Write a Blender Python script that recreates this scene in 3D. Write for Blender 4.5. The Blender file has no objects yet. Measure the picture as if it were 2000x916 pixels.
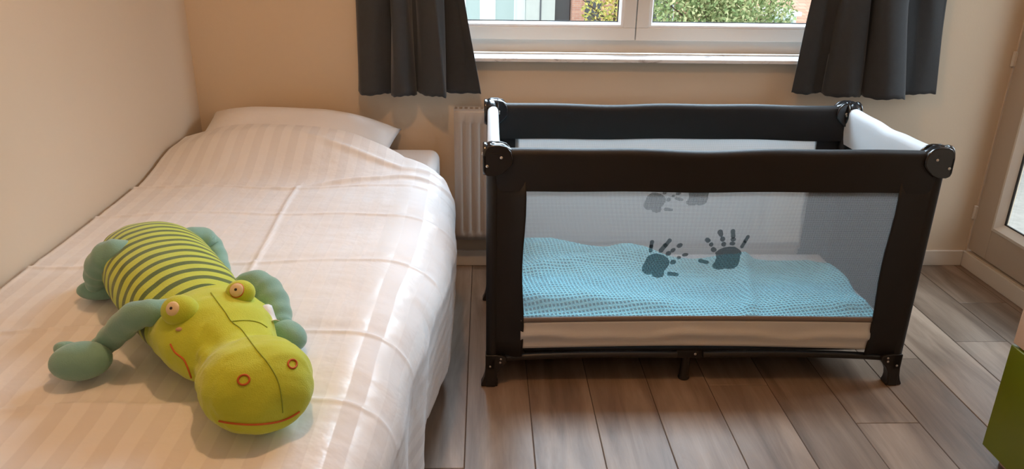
import bpy, bmesh, math, random
import numpy as np
from mathutils import Vector, Matrix
from mathutils.bvhtree import BVHTree
random.seed(7); np.random.seed(7)
C = bpy.context.scene
COL = C.collection

# ------------------------------------------------------------------ camera
F, PITCH, YAW, ROLL, CAMH = 1494.7, 0.3814, 0.0371, 0.0149, 1.2941
_cy, _sy, _cp, _sp = math.cos(YAW), math.sin(YAW), math.cos(PITCH), math.sin(PITCH)
FWD = Vector((_sy*_cp, _cy*_cp, -_sp)); _r = Vector((_cy, -_sy, 0)); _u = _r.cross(FWD)
RGT = math.cos(ROLL)*_r + math.sin(ROLL)*_u
UPV = -math.sin(ROLL)*_r + math.cos(ROLL)*_u
CAM = Vector((0, 0, CAMH))
cd = bpy.data.cameras.new('camera'); cam = bpy.data.objects.new('camera', cd); COL.objects.link(cam)
cd.sensor_fit = 'HORIZONTAL'; cd.sensor_width = 36; cd.lens = F/2000*36; cd.clip_start = .02; cd.clip_end = 300
cam.matrix_world = Matrix(((RGT.x, UPV.x, -FWD.x, 0), (RGT.y, UPV.y, -FWD.y, 0), (RGT.z, UPV.z, -FWD.z, CAMH), (0, 0, 0, 1)))
C.camera = cam

def ray(u, v): return (FWD*F + RGT*(u-1000) - UPV*(v-458)).normalized()
def atz(u, v, z):
    d = ray(u, v); return CAM + d*((z-CAMH)/d.z)

# ------------------------------------------------------------------ light
C.view_settings.view_transform = 'Standard'; C.view_settings.look = 'None'
C.view_settings.gamma = 1; C.view_settings.exposure = 0.62
C.view_settings.use_curve_mapping = False
w = bpy.data.worlds.new('sky'); C.world = w; w.use_nodes = True
wn = w.node_tree.nodes; wl = w.node_tree.links
bg = wn['Background']; bg.inputs[0].default_value = (.80, .90, 1, 1); bg.inputs[1].default_value = 2.0

def area(name, loc, target, sx, sy, power, col, spread=180):
    l = bpy.data.lights.new(name, 'AREA'); l.shape = 'RECTANGLE'; l.size = sx; l.size_y = sy
    l.energy = power; l.color = col; l.spread = math.radians(spread)
    o = bpy.data.objects.new(name, l); COL.objects.link(o); o.location = loc
    o.rotation_euler = (Vector(target)-Vector(loc)).to_track_quat('-Z', 'Y').to_euler(); return o
area('window_daylight', (.75, 4.4, 3.6), (.55, 2.4, .8), 3.2, 2.2, 430, (.64, .81, 1))
area('door_daylight', (6.0, 2.6, 3.6), (1.4, 1.9, .2), 3.0, 2.4, 280, (.72, .85, 1))
def point(name, loc, power, col, r):
    l = bpy.data.lights.new(name, 'POINT'); l.energy = power; l.color = col; l.shadow_soft_size = r
    o = bpy.data.objects.new(name, l); COL.objects.link(o); o.location = loc; return o
LAMP = (-.15, 1.30, 2.40)
point('lamp_light', LAMP, 20, (1, .54, .25), .03)
area('warm_fill_light', (.2, -.6, 2.45), (.1, 1.3, .2), 1.2, 1.2, 4, (1, .66, .40))  # added weak warm fill from behind the camera, no fixture there

# ------------------------------------------------------------------ helpers
def tag(o, label=None, cat=None, group=None, kind=None):
    if label: o['label'] = label
    if cat: o['category'] = cat
    if group: o['group'] = group
    if kind: o['kind'] = kind
    return o
def empty(name, loc=(0, 0, 0), rz=0, parent=None):
    o = bpy.data.objects.new(name, None); COL.objects.link(o); o.location = loc; o.rotation_euler = (0, 0, rz)
    o.empty_display_size = .05
    if parent: o.parent = parent
    return o

class MB:
    def __init__(s): s.v = []; s.f = []
    def add(s, v, f):
        n = len(s.v); s.v += [tuple(p) for p in v]; s.f += [tuple(i+n for i in q) for q in f]; return s
    def box(s, x0, x1, y0, y1, z0, z1):
        v = [(x, y, z) for x in (x0, x1) for y in (y0, y1) for z in (z0, z1)]
        return s.add(v, [(0, 1, 3, 2), (4, 6, 7, 5), (0, 4, 5, 1), (2, 3, 7, 6), (0, 2, 6, 4), (1, 5, 7, 3)])
    def prism(s, pts, axis, a, b):          # closed 2D outline extruded along an axis
        n = len(pts)
        def P(p, t): return {'y': (p[0], t, p[1]), 'x': (t, p[0], p[1]), 'z': (p[0], p[1], t)}[axis]
        v = [P(p, a) for p in pts]+[P(p, b) for p in pts]
        f = [tuple(range(n)), tuple(range(2*n-1, n-1, -1))]+[(i, i+n, (i+1) % n+n, (i+1) % n) for i in range(n)]
        return s.add(v, f)
    def tube(s, pts, rad, n=14, flat=1.0, cap=True):
        pts = [Vector(p) for p in pts]
        if not hasattr(rad, '__len__'): rad = [rad]*len(pts)
        m = len(pts); T = []
        for i in range(m):
            t = pts[min(i+1, m-1)]-pts[max(i-1, 0)]; T.append(t.normalized() if t.length > 1e-9 else Vector((0, 0, 1)))
        ref = Vector((0, 0, 1)) if abs(T[0].z) < .9 else Vector((1, 0, 0))
        a = (ref-T[0]*ref.dot(T[0])).normalized(); V = []
        for i in range(m):
            a = (a-T[i]*a.dot(T[i])).normalized(); b = T[i].cross(a)
            for k in range(n):
                th = 2*math.pi*k/n; V.append(pts[i]+a*(math.cos(th)*rad[i]*flat)+b*(math.sin(th)*rad[i]))
        Fc = [(i*n+k, i*n+(k+1) % n, (i+1)*n+(k+1) % n, (i+1)*n+k) for i in range(m-1) for k in range(n)]
        if cap: Fc += [tuple(range(n-1, -1, -1)), tuple(range((m-1)*n, m*n))]
        return s.add(V, Fc)
    def ball(s, c, r, nu=20, nv=12, M=None):
        V = []; Fc = []
        for j in range(nv+1):
            ph = math.pi*j/nv
            for i in range(nu):
                th = 2*math.pi*i/nu
                p = Vector((math.sin(ph)*math.cos(th)*r[0], math.sin(ph)*math.sin(th)*r[1], math.cos(ph)*r[2]))
                if M: p = M @ p
                V.append(Vector(c)+p)
        for j in range(nv):
            for i in range(nu): Fc.append((j*nu+i, (j+1)*nu+i, (j+1)*nu+(i+1) % nu, j*nu+(i+1) % nu))
        return s.add(V, Fc)
    def grid(s, P, closed=False):
        P = np.asarray(P); a, b = P.shape[:2]
        Fc = [(i*b+j, i*b+j+1, (i+1)*b+j+1, (i+1)*b+j) for i in range(a-1) for j in range(b-1)]
        if closed: Fc += [(i*b+b-1, i*b, (i+1)*b, (i+1)*b+b-1) for i in range(a-1)]
        return s.add([tuple(p) for p in P.reshape(-1, 3)], Fc)
    def build(s, name, mat, parent=None, smooth=True, bevel=0, seg=3, solid=0, sub=0, angle=40, off=-1, weld=False):
        me = bpy.data.meshes.new(name); me.from_pydata(s.v, [], s.f); me.validate()
        bm = bmesh.new(); bm.from_mesh(me)
        if weld: bmesh.ops.remove_doubles(bm, verts=bm.verts, dist=1e-5)
        bmesh.ops.recalc_face_normals(bm, faces=bm.faces); bm.to_mesh(me); bm.free()
        me.materials.append(mat)
        o = bpy.data.objects.new(name, me); COL.objects.link(o)
        if parent: o.parent = parent
        if solid:
            m = o.modifiers.new('solid', 'SOLIDIFY'); m.thickness = solid; m.offset = off
        if bevel:
            m = o.modifiers.new('bevel', 'BEVEL'); m.width = bevel; m.segments = seg; m.limit_method = 'ANGLE'; m.angle_limit = math.radians(40)
        if sub:
            m = o.modifiers.new('sub', 'SUBSURF'); m.levels = sub; m.render_levels = sub
        if smooth:
            if bevel or angle < 180: me.shade_smooth(); me.set_sharp_from_angle(angle=math.radians(angle)) if not sub and not bevel else None
            else: me.shade_smooth()
            if bevel:
                m = o.modifiers.new('wn', 'WEIGHTED_NORMAL'); m.keep_sharp = False
        return o

# ---- materials
def nmat(name):
    m = bpy.data.materials.new(name); m.use_nodes = True
    nt = m.node_tree; return m, nt, nt.nodes, nt.links, nt.nodes['Principled BSDF']
def N(nt, typ, **kw):
    n = nt.nodes.new(typ)
    for k, v in kw.items():
        if k == 'op': n.operation = v
        elif k == 'dt': n.data_type = v
        elif k == 'ins':
            for i, x in v.items():
                if hasattr(x, 'links') or hasattr(x, 'is_output'): nt.links.new(x, n.inputs[i])
                else: n.inputs[i].default_value = x
        else: setattr(n, k, v)
    return n
def math_(nt, op, a, b=0.0, c=None):
    ins = {0: a, 1: b}
    if c is not None: ins[2] = c
    return N(nt, 'ShaderNodeMath', op=op, ins=ins).outputs[0]
def mixc(nt, f, a, b):
    n = nt.nodes.new('ShaderNodeMix'); n.data_type = 'RGBA'
    for i, x in ((0, f), (6, a), (7, b)):
        if hasattr(x, 'is_output'): nt.links.new(x, n.inputs[i])
        else: n.inputs[i].default_value = x if i == 0 else (*x, 1) if len(x) == 3 else x
    return n.outputs[2]
def simple(name, col, rough=.6, var=.06, scale=8, bump=0, bscale=200, metal=0, sheen=0, spec=.5, coat=0):
    m, nt, n, l, b = nmat(name)
    tc = N(nt, 'ShaderNodeTexCoord').outputs['Object']
    nz = N(nt, 'ShaderNodeTexNoise', ins={'Vector': tc, 'Scale': scale, 'Detail': 4.0}).outputs[0]
    c = mixc(nt, nz, tuple(x*(1-var) for x in col), tuple(min(1, x*(1+var)) for x in col))
    l.new(c, b.inputs['Base Color']); b.inputs['Roughness'].default_value = rough; b.inputs['Metallic'].default_value = metal
    b.inputs['Specular IOR Level'].default_value = spec
    if sheen: b.inputs['Sheen Weight'].default_value = sheen; b.inputs['Sheen Roughness'].default_value = .4
    if coat: b.inputs['Coat Weight'].default_value = coat
    if bump:
        z2 = N(nt, 'ShaderNodeTexNoise', ins={'Vector': tc, 'Scale': bscale, 'Detail': 3.0}).outputs[0]
        bp = N(nt, 'ShaderNodeBump', ins={'Strength': bump, 'Distance': .002, 'Height': z2}); l.new(bp.outputs[0], b.inputs['Normal'])
    return m

M = {}
M['wall'] = simple('wall_paint', (.70, .585, .45), .85, .015, 3, .15, 120)
M['ceil'] = simple('ceiling_paint', (.8, .78, .74), .9, .01)
M['trim'] = simple('trim_paint', (.72, .66, .58), .5, .02)
M['frame'] = simple('window_paint', (.74, .70, .64), .38, .01)
M['bead'] = simple('glazing_bead', (.9, .9, .9), .3, .01)
M['door'] = simple('door_paint', (.50, .42, .34), .45, .015)
M['rubber'] = simple('rubber', (.02, .02, .02), .5)
M['radiator'] = simple('radiator_enamel', (.50, .44, .39), .35, .01)
M['plastic'] = simple('black_plastic', (.014, .014, .016), .22, .05, coat=.3)
M['leg'] = simple('leg_plastic', (.018, .015, .014), .35, .05)
M['metal'] = simple('rivet_metal', (.7, .68, .66), .3, .02, metal=1)
M['black'] = simple('black_fabric', (.010, .008, .008), .55, .15, 20, .3, 900)
M['under'] = simple('underside_fabric', (.012, .012, .012), .9)
M['pad'] = simple('pale_grey_fabric', (.66, .70, .74), .55, .03, 10, .2, 600, sheen=.2)
M['band'] = simple('light_band_fabric', (.70, .68, .66), .7, .02, 10, .2, 700)
M['piping'] = simple('taupe_band', (.24, .19, .165), .7)
M['mattress'] = simple('mattress_ticking', (.50, .50, .52), .8, .03, 10, .2, 400)
M['headboard'] = simple('headboard_fabric', (.16, .12, .095), .8, .08, 20, .2, 400)
M['sheet'] = simple('white_sheet', (.80, .79, .80), .7, .02, 5, .15, 40)
M['curtain'] = simple('curtain_fabric', (.036, .040, .045), .82, .12, 60, .35, 700, sheen=.25)
M['teal'] = simple('teal_plush', (.22, .42, .36), .85, .10, 30, .5, 500, sheen=.5)
M['lime'] = simple('lime_plush', (.56, .66, .045), .8, .05, 14, .5, 500, sheen=.35)
M['cream'] = simple('cream_felt', (.80, .66, .42), .8)
M['orange'] = simple('orange_thread', (.58, .13, .02), .7)
M['seam'] = simple('seam_thread', (.30, .38, .03), .8)
M['pink'] = simple('pink_spot', (.55, .36, .22), .8)
M['tagw'] = simple('tag_satin', (.8, .82, .84), .5)
M['pupil'] = simple('pupil', (.015, .01, .01), .3)
M['green'] = simple('green_laminate', (.15, .19, .004), .35, .02)
M['birch'] = simple('birch_laminate', (.62, .45, .32), .45, .05, 5)
M['lampglass'] = None

def glass(name):
    m, nt, n, l, b = nmat(name)
    tr = n.new('ShaderNodeBsdfTransparent'); tr.inputs[0].default_value = (.96, .98, .97, 1)
    gl = n.new('ShaderNodeBsdfGlossy'); gl.inputs['Roughness'].default_value = .02
    lw = N(nt, 'ShaderNodeLayerWeight', ins={'Blend': .5}).outputs['Facing']
    fc = math_(nt, 'MULTIPLY_ADD', math_(nt, 'POWER', lw, 5.), .7, .03); mx = n.new('ShaderNodeMixShader')
    l.new(fc, mx.inputs[0]); l.new(tr.outputs[0], mx.inputs[1]); l.new(gl.outputs[0], mx.inputs[2])
    l.new(mx.outputs[0], n['Material Output'].inputs[0]); return m
M['glass'] = glass('window_glass')

def netting(name, col, cover, scale=420., amp=.35):
    """fine woven mesh: holes in a staggered grid, in object space (x,z) or (y,z)"""
    m, nt, n, l, b = nmat(name)
    tc = N(nt, 'ShaderNodeTexCoord').outputs['Object']
    sp = N(nt, 'ShaderNodeSeparateXYZ', ins={0: tc}).outputs
    h = math_(nt, 'ADD', sp[0], sp[1])
    a = math_(nt, 'MULTIPLY', math_(nt, 'ADD', h, sp[2]), scale*2.2)
    c = math_(nt, 'MULTIPLY', math_(nt, 'SUBTRACT', h, sp[2]), scale*2.2)
    s = math_(nt, 'MULTIPLY', math_(nt, 'SINE', a), math_(nt, 'SINE', c))
    fac = math_(nt, 'MULTIPLY_ADD', s, amp, cover)
    fac = N(nt, 'ShaderNodeClamp', ins={0: fac}).outputs[0]
    tr = n.new('ShaderNodeBsdfTransparent'); df = n.new('ShaderNodeBsdfDiffuse'); df.inputs[0].default_value = (*col, 1)
    tl = n.new('ShaderNodeBsdfTranslucent'); tl.inputs[0].default_value = (*col, 1)
    m1 = n.new('ShaderNodeMixShader'); m1.inputs[0].default_value = .4
    l.new(df.outputs[0], m1.inputs[1]); l.new(tl.outputs[0], m1.inputs[2])
    mx = n.new('ShaderNodeMixShader'); l.new(fac, mx.inputs[0]); l.new(tr.outputs[0], mx.inputs[1]); l.new(m1.outputs[0], mx.inputs[2])
    l.new(mx.outputs[0], n['Material Output'].inputs[0]); return m
M['net'] = netting('grey_mesh', (.50, .50, .50), .42, amp=.30)
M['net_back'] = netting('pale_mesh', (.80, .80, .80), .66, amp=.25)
M['print'] = netting('dark_print', (.0, .018, .024), .70, amp=.22)

def floor_mat():
    m, nt, n, l, b = nmat('oak_planks')
    tc = N(nt, 'ShaderNodeTexCoord').outputs['Object']
    at = N(nt, 'ShaderNodeAttribute', attribute_name='plank'); r = at.outputs['Fac']
    off = N(nt, 'ShaderNodeCombineXYZ', ins={0: math_(nt, 'MULTIPLY', r, 37.), 1: math_(nt, 'MULTIPLY', r, 11.), 2: math_(nt, 'MULTIPLY', r, 5.)}).outputs[0]
    p = N(nt, 'ShaderNodeVectorMath', op='ADD', ins={0: tc, 1: off}).outputs[0]
    mp = N(nt, 'ShaderNodeMapping', ins={'Vector': p, 'Scale': (9., 1., 1.)}).outputs[0]
    g1 = N(nt, 'ShaderNodeTexNoise', ins={'Vector': mp, 'Scale': 1.6, 'Detail': 6.0, 'Roughness': .6, 'Distortion': .6}).outputs[0]
    mp2 = N(nt, 'ShaderNodeMapping', ins={'Vector': p, 'Scale': (60., 2.2, 1.)}).outputs[0]
    g2 = N(nt, 'ShaderNodeTexNoise', ins={'Vector': mp2, 'Scale': 4., 'Detail': 4.0}).outputs[0]
    mp3 = N(nt, 'ShaderNodeMapping', ins={'Vector': p, 'Scale': (3.2, 1.2, 1.)}).outputs[0]
    kn = N(nt, 'ShaderNodeTexVoronoi', ins={'Vector': mp3, 'Scale': 1.6}).outputs[0]
    cr = N(nt, 'ShaderNodeValToRGB', ins={0: g1}); e = cr.color_ramp.elements
    e[0].position = .28; e[0].color = (.125, .078, .052, 1); e[1].position = .68; e[1].color = (.37, .27, .20, 1)
    c = mixc(nt, math_(nt, 'MULTIPLY', g2, .35), cr.outputs[0], (.19, .13, .09))
    kf = N(nt, 'ShaderNodeMapRange', ins={0: kn, 1: .0, 2: .11, 3: .75, 4: 0.}).outputs[0]
    c = mixc(nt, kf, c, (.10, .06, .04))
    tint = N(nt, 'ShaderNodeMapRange', ins={0: r, 1: 0., 2: 1., 3: .86, 4: 1.14}).outputs[0]
    hv = N(nt, 'ShaderNodeHueSaturation', ins={'Color': c, 'Value': tint}).outputs[0]
    l.new(hv, b.inputs['Base Color'])
    l.new(N(nt, 'ShaderNodeMapRange', ins={0: g2, 1: 0., 2: 1., 3: .30, 4: .5}).outputs[0], b.inputs['Roughness'])
    bp = N(nt, 'ShaderNodeBump', ins={'Strength': .15, 'Distance': .001, 'Height': g2}); l.new(bp.outputs[0], b.inputs['Normal'])
    return m
M['floor'] = floor_mat(); M['groove'] = simple('plank_gap', (.07, .045, .03), .9)

def duvet_mat():
    m, nt, n, l, b = nmat('satin_stripe_cotton')
    at = N(nt, 'ShaderNodeAttribute', attribute_name='across').outputs['Fac']
    s = math_(nt, 'FRACT', math_(nt, 'MULTIPLY', at, 1/.058))
    st = N(nt, 'ShaderNodeMapRange', ins={0: math_(nt, 'ABSOLUTE', math_(nt, 'SUBTRACT', s, .5)), 1: .235, 2: .265, 3: 0., 4: 1.}).outputs[0]
    c = mixc(nt, st, (.785, .77, .775), (.855, .845, .85)); l.new(c, b.inputs['Base Color'])
    l.new(N(nt, 'ShaderNodeMapRange', ins={0: st, 1: 0., 2: 1., 3: .75, 4: .33}).outputs[0], b.inputs['Roughness'])
    b.inputs['Sheen Weight'].default_value = .15
    tc = N(nt, 'ShaderNodeTexCoord').outputs['Object']
    z = N(nt, 'ShaderNodeTexNoise', ins={'Vector': tc, 'Scale': 7., 'Detail': 4.0, 'Roughness': .5, 'Distortion': .35}).outputs[0]
    z2 = N(nt, 'ShaderNodeTexNoise', ins={'Vector': tc, 'Scale': 60., 'Detail': 2.0}).outputs[0]
    h = math_(nt, 'MULTIPLY_ADD', z2, .06, z)
    bp = N(nt, 'ShaderNodeBump', ins={'Strength': .6, 'Distance': .012, 'Height': h}); l.new(bp.outputs[0], b.inputs['Normal'])
    return m
M['duvet'] = duvet_mat()

def stripe_plush():
    m, nt, n, l, b = nmat('striped_plush')
    at = N(nt, 'ShaderNodeAttribute', attribute_name='along').outputs['Fac']
    tc = N(nt, 'ShaderNodeTexCoord').outputs['Object']
    z = N(nt, 'ShaderNodeTexNoise', ins={'Vector': tc, 'Scale': 9., 'Detail': 1.0}).outputs[0]
    a = math_(nt, 'MULTIPLY_ADD', z, .018, at)
    s = math_(nt, 'ABSOLUTE', math_(nt, 'SUBTRACT', math_(nt, 'FRACT', math_(nt, 'MULTIPLY', a, 1/.0325)), .5))
    st = N(nt, 'ShaderNodeMapRange', ins={0: s, 1: .27, 2: .30, 3: 0., 4: 1.}).outputs[0]
    l.new(mixc(nt, st, (.54, .66, .06), (.085, .15, .02)), b.inputs['Base Color']); b.inputs['Roughness'].default_value = .85
    b.inputs['Sheen Weight'].default_value = .3
    z3 = N(nt, 'ShaderNodeTexNoise', ins={'Vector': tc, 'Scale': 500., 'Detail': 2.0}).outputs[0]
    bp = N(nt, 'ShaderNodeBump', ins={'Strength': .5, 'Distance': .002, 'Height': z3}); l.new(bp.outputs[0], b.inputs['Normal'])
    return m
M['stripe'] = stripe_plush()

def waffle():
    m, nt, n, l, b = nmat('waffle_cotton')
    at = N(nt, 'ShaderNodeUVMap'); sp = N(nt, 'ShaderNodeSeparateXYZ', ins={0: at.outputs[0]}).outputs
    k = 2*math.pi/.0125
    a = math_(nt, 'SINE', math_(nt, 'MULTIPLY', sp[0], k)); c = math_(nt, 'SINE', math_(nt, 'MULTIPLY', sp[1], k))
    s = math_(nt, 'MAXIMUM', a, c)
    f = N(nt, 'ShaderNodeMapRange', ins={0: s, 1: -.3, 2: .5, 3: 0., 4: 1.}).outputs[0]
    l.new(mixc(nt, f, (.02, .17, .23), (.22, .62, .72)), b.inputs['Base Color']); b.inputs['Roughness'].default_value = .85
    bp = N(nt, 'ShaderNodeBump', ins={'Strength': .8, 'Distance': .003, 'Height': f}); l.new(bp.outputs[0], b.inputs['Normal'])
    return m
M['waffle'] = waffle()

def marble():
    m, nt, n, l, b = nmat('marble')
    tc = N(nt, 'ShaderNodeTexCoord').outputs['Object']
    mp = N(nt, 'ShaderNodeMapping', ins={'Vector': tc, 'Rotation': (0., .3, .5), 'Scale': (1., 1., 3.)}).outputs[0]
    z = N(nt, 'ShaderNodeTexNoise', ins={'Vector': mp, 'Scale': 9., 'Detail': 8.0, 'Roughness': .65, 'Distortion': 1.5}).outputs[0]
    cr = N(nt, 'ShaderNodeValToRGB', ins={0: z}); e = cr.color_ramp.elements
    e[0].position = .30; e[0].color = (.28, .22, .2, 1); e[1].position = .44; e[1].color = (.80, .78, .77, 1)
    e = e.new(.6); e.color = (.86, .85, .84, 1)
    l.new(cr.outputs[0], b.inputs['Base Color']); b.inputs['Roughness'].default_value = .5
    return m
M['marble'] = marble()

def brick(name, c1, c2, mort, scale, rough=.9, vert='z'):
    m, nt, n, l, b = nmat(name)
    tc = N(nt, 'ShaderNodeTexCoord').outputs['Object']; sp = N(nt, 'ShaderNodeSeparateXYZ', ins={0: tc}).outputs
    v = N(nt, 'ShaderNodeCombineXYZ', ins={0: math_(nt, 'ADD', sp[0], sp[1]), 1: sp[2]}).outputs[0]
    br = N(nt, 'ShaderNodeTexBrick', ins={'Vector': v, 'Color1': (*c1, 1), 'Color2': (*c2, 1), 'Mortar': (*mort, 1), 'Scale': scale, 'Mortar Size': .02, 'Brick Width': .9, 'Row Height': .3})
    l.new(br.outputs[0], b.inputs['Base Color']); b.inputs['Roughness'].default_value = rough; return m
M['brick'] = brick('red_brick', (.52, .24, .17), (.62, .32, .22), (.5, .42, .36), 4.)
M['tile'] = brick('roof_tile', (.62, .30, .20), (.72, .40, .29), (.40, .22, .16), 3.)
M['white_render'] = simple('white_render', (.80, .88, .86), .9, .02)
M['concrete'] = simple('pale_concrete', (.60, .60, .55), .9, .12, 2.5)
M['blind'] = simple('roller_blind', (.46, .54, .51), .8, .02)
M['winframe'] = simple('exterior_frame', (.80, .86, .86), .5, .01)
M['darkglass'] = simple('dark_window', (.10, .10, .11), .2, .1)
M['bark'] = simple('bark', (.10, .07, .045), .9, .2)
M['ground'] = simple('street_ground', (.34, .33, .30), .95, .1, 1)
M['balcony'] = simple('balcony_concrete', (.17, .145, .12), .9, .35, 30, .5, 90)
M['cladding'] = simple('balcony_timber', (.16, .10, .06), .8, .15, 10)
def leafmat(name, a, b_, c_):
    m, nt, n, l, b = nmat(name)
    g = N(nt, 'ShaderNodeNewGeometry').outputs['Random Per Island']
    cr = N(nt, 'ShaderNodeValToRGB', ins={0: g}); e = cr.color_ramp.elements
    e[0].color = (*a, 1); e[1].color = (*c_, 1); k = e.new(.55); k.color = (*b_, 1)
    l.new(cr.outputs[0], b.inputs['Base Color']); b.inputs['Roughness'].default_value = .7; return m
M['leaf_green'] = leafmat('green_leaves', (.14, .22, .07), (.34, .40, .16), (.62, .58, .30))
M['leaf_yellow'] = leafmat('yellow_leaves', (.26, .30, .08), (.62, .55, .12), (.75, .50, .16))

def lampmat():
    m, nt, n, l, b = nmat('lamp_glass'); b.inputs['Base Color'].default_value = (.9, .85, .75, 1)
    b.inputs['Emission Color'].default_value = (1, .72, .45, 1); b.inputs['Emission Strength'].default_value = 3; return m
M['lampglass'] = lampmat()

# ------------------------------------------------------------------ room shell
XL, XR, YW, YB, HC = -1.081, 2.010, 2.892, -1.75, 2.55
def struct(name, mb, mat, parent=None, **k):
    o = mb.build(name, mat, parent, **k)
    if not parent: o['kind'] = 'structure'
    return o
# floor of planks (bevelled boards sitting over a dark gap)
fv, ff, fr = [], [], []
mb = MB(); ids = []
PW = .1845; x0 = 1.052-PW*12
joints = {14: 2.245, 12: 1.787, 5: 1.608}; L = 1.285
rnd = random.Random(3)
for i in range(20):
    a = max(XL, x0+i*PW); bx = min(XR, x0+(i+1)*PW)
    if bx <= a+.01: continue
    j0 = {12: 1.787, 15: 2.245, 5: 1.608}.get(i, None)
    if j0 is None: j0 = {6: 1.56, 7: 1.45, 8: .30, 9: 1.35, 10: .7, 11: 1.25, 13: .85, 14: 1.40, 16: 1.25}.get(i, rnd.random()*1.2)
    ys = sorted({max(YB, min(YW, j0+k*L)) for k in range(-5, 5)} | {YB, YW})
    for y0, y1 in zip(ys, ys[1:]):
        if y1-y0 < .003: continue
        g = .0011; r = rnd.random(); n0 = len(mb.f)
        A, B, Y0, Y1 = a+g, bx-g, y0+g*.7, y1-g*.7; h = .0012; e = .0012
        v = [(A, Y0, -h), (B, Y0, -h), (B, Y1, -h), (A, Y1, -h), (A+e, Y0+e, 0), (B-e, Y0+e, 0), (B-e, Y1-e, 0), (A+e, Y1-e, 0)]
        mb.add(v, [(4, 5, 6, 7), (0, 1, 5, 4), (1, 2, 6, 5), (2, 3, 7, 6), (3, 0, 4, 7)]); ids += [r]*8
nv = len(mb.v)
mb.box(XL-.2, XR+.2, YB-.2, YW+.25, -.14, -.0013); ids += [0.]*8
fl = mb.build('floor', M['floor'], smooth=False); fl['kind'] = 'structure'
at = fl.data.attributes.new('plank', 'FLOAT', 'POINT'); at.data.foreach_set('value', ids)
fl.data.materials.append(M['groove'])
for p in fl.data.polygons:
    if p.vertices[0] >= nv: p.material_index = 1
struct('ceiling', MB().box(XL-.2, XR+.2, YB-.2, YW+.3, HC, HC+.15), M['ceil'], smooth=False)
WX0, WX1, WZ0, WZ1 = -.30, 1.46, .833, 2.25
struct('wall_left', MB().box(XL-.15, XL, YB-.15, YW+.25, 0, HC), M['wall'], smooth=False)
struct('wall_rear', MB().box(XL, XR, YB-.15, YB, 0, HC), M['wall'], smooth=False)
DY0, DY1, DZ0, DZ1 = 1.93, 2.884, .070, 2.12
mbw = MB()
mbw.box(XL, WX0, YW, YW+.25, 0, HC).box(WX1, XR+.15, YW, YW+.25, 0, HC).box(WX0, WX1, YW, YW+.25, 0, WZ0).box(WX0, WX1, YW, YW+.25, WZ1, HC)
struct('wall_back', mbw, M['wall'], smooth=False)
mbw = MB().box(XR, XR+.15, YB-.15, DY0, 0, HC).box(XR, XR+.15, DY0, YW, DZ1, HC).box(XR, XR+.15, DY0, YW, 0, DZ0-.002).box(XR, XR+.15, DY1+.001, YW, DZ0-.002, DZ1)
struct('wall_right', mbw, M['wall'], smooth=False)
struct('baseboard_back', MB().box(XL, XR-.013, YW-.012, YW, 0, .067), M['trim'], bevel=.003)
struct('baseboard_right', MB().box(XR-.012, XR, 1.0, YW, 0, .066), M['trim'], bevel=.003)
struct('baseboard_left', MB().box(XL, XL+.012, YB, YW-.012, 0, .067), M['trim'], bevel=.003)

# window
win = empty('window_1', (0, YW+.1, 0)); win['kind'] = 'structure'
FY = .005                                # local y of the sash faces
def wbox(*a): return MB().box(*a)
fr_ = MB().box(WX0, WX1, .012, .085, .848, .903).box(WX0, WX0+.05, .012, .085, .90, WZ1).box(WX1-.05, WX1, .012, .085, .90, WZ1).box(WX0, WX1, .012, .085, WZ1-.05, WZ1)
fr_.build('window_frame', M['frame'], win, bevel=.003)
MX = .571
def sash(a, b):
    z0, z1 = .899, WZ1-.04; t = .046
    s = MB().box(a, b, -.012, .055, z0, z0+.047).box(a, b, -.012, .055, z1-t, z1).box(a, a+t, -.012, .055, z0+.047, z1-t).box(b-t, b, -.012, .055, z0+.047, z1-t)
    so = s.build('sash', M['frame'], win, bevel=.002)
    A, B, Z0, Z1 = a+t, b-t, z0+.047, z1-t; q = .018
    bd = MB()
    def bead(p0, p1, p2, p3): bd.add([p0, p1, p2, p3], [(0, 1, 2, 3)])
    y0, y1 = -.008, .012
    O = [(A, y0, Z0), (B, y0, Z0), (B, y0, Z1), (A, y0, Z1)]; I0 = [(A+q*.55, y0, Z0+q*.55), (B-q*.55, y0, Z0+q*.55), (B-q*.55, y0, Z1-q*.55), (A+q*.55, y0, Z1-q*.55)]
    I1 = [(A+q, y1, Z0+q), (B-q, y1, Z0+q), (B-q, y1, Z1-q), (A+q, y1, Z1-q)]
    for k in range(4):
        k2 = (k+1) % 4; bd.add([O[k], O[k2], I0[k2], I0[k]], [(0, 1, 2, 3)]); bd.add([I0[k], I0[k2], I1[k2], I1[k]], [(0, 1, 2, 3)])
    bd.build('glazing_bead', M['bead'], so, smooth=False, weld=True)
    MB().box(A+q-.012, B-q+.012, .013, .017, Z0+q-.012, Z1-q+.012).build('pane', M['glass'], so, smooth=False)
    g = MB()
    g.box(A+q-.002, B-q+.002, .018, .022, Z0+q-.01, Z0+q+.003).box(A+q-.01, A+q+.003, .018, .022, Z0, Z1).box(B-q-.003, B-q+.01, .018, .022, Z0, Z1)
    g.build('gasket', M['rubber'], so, smooth=False)
sash(WX0+.03, MX-.0022); sash(MX+.0022, WX1-.03)
struct('window_sill', MB().box(WX0+.001, WX1-.001, -.140, .0, .834, .848), M['marble'], win, bevel=.003)
# window reveal cladding is the wall itself

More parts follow.
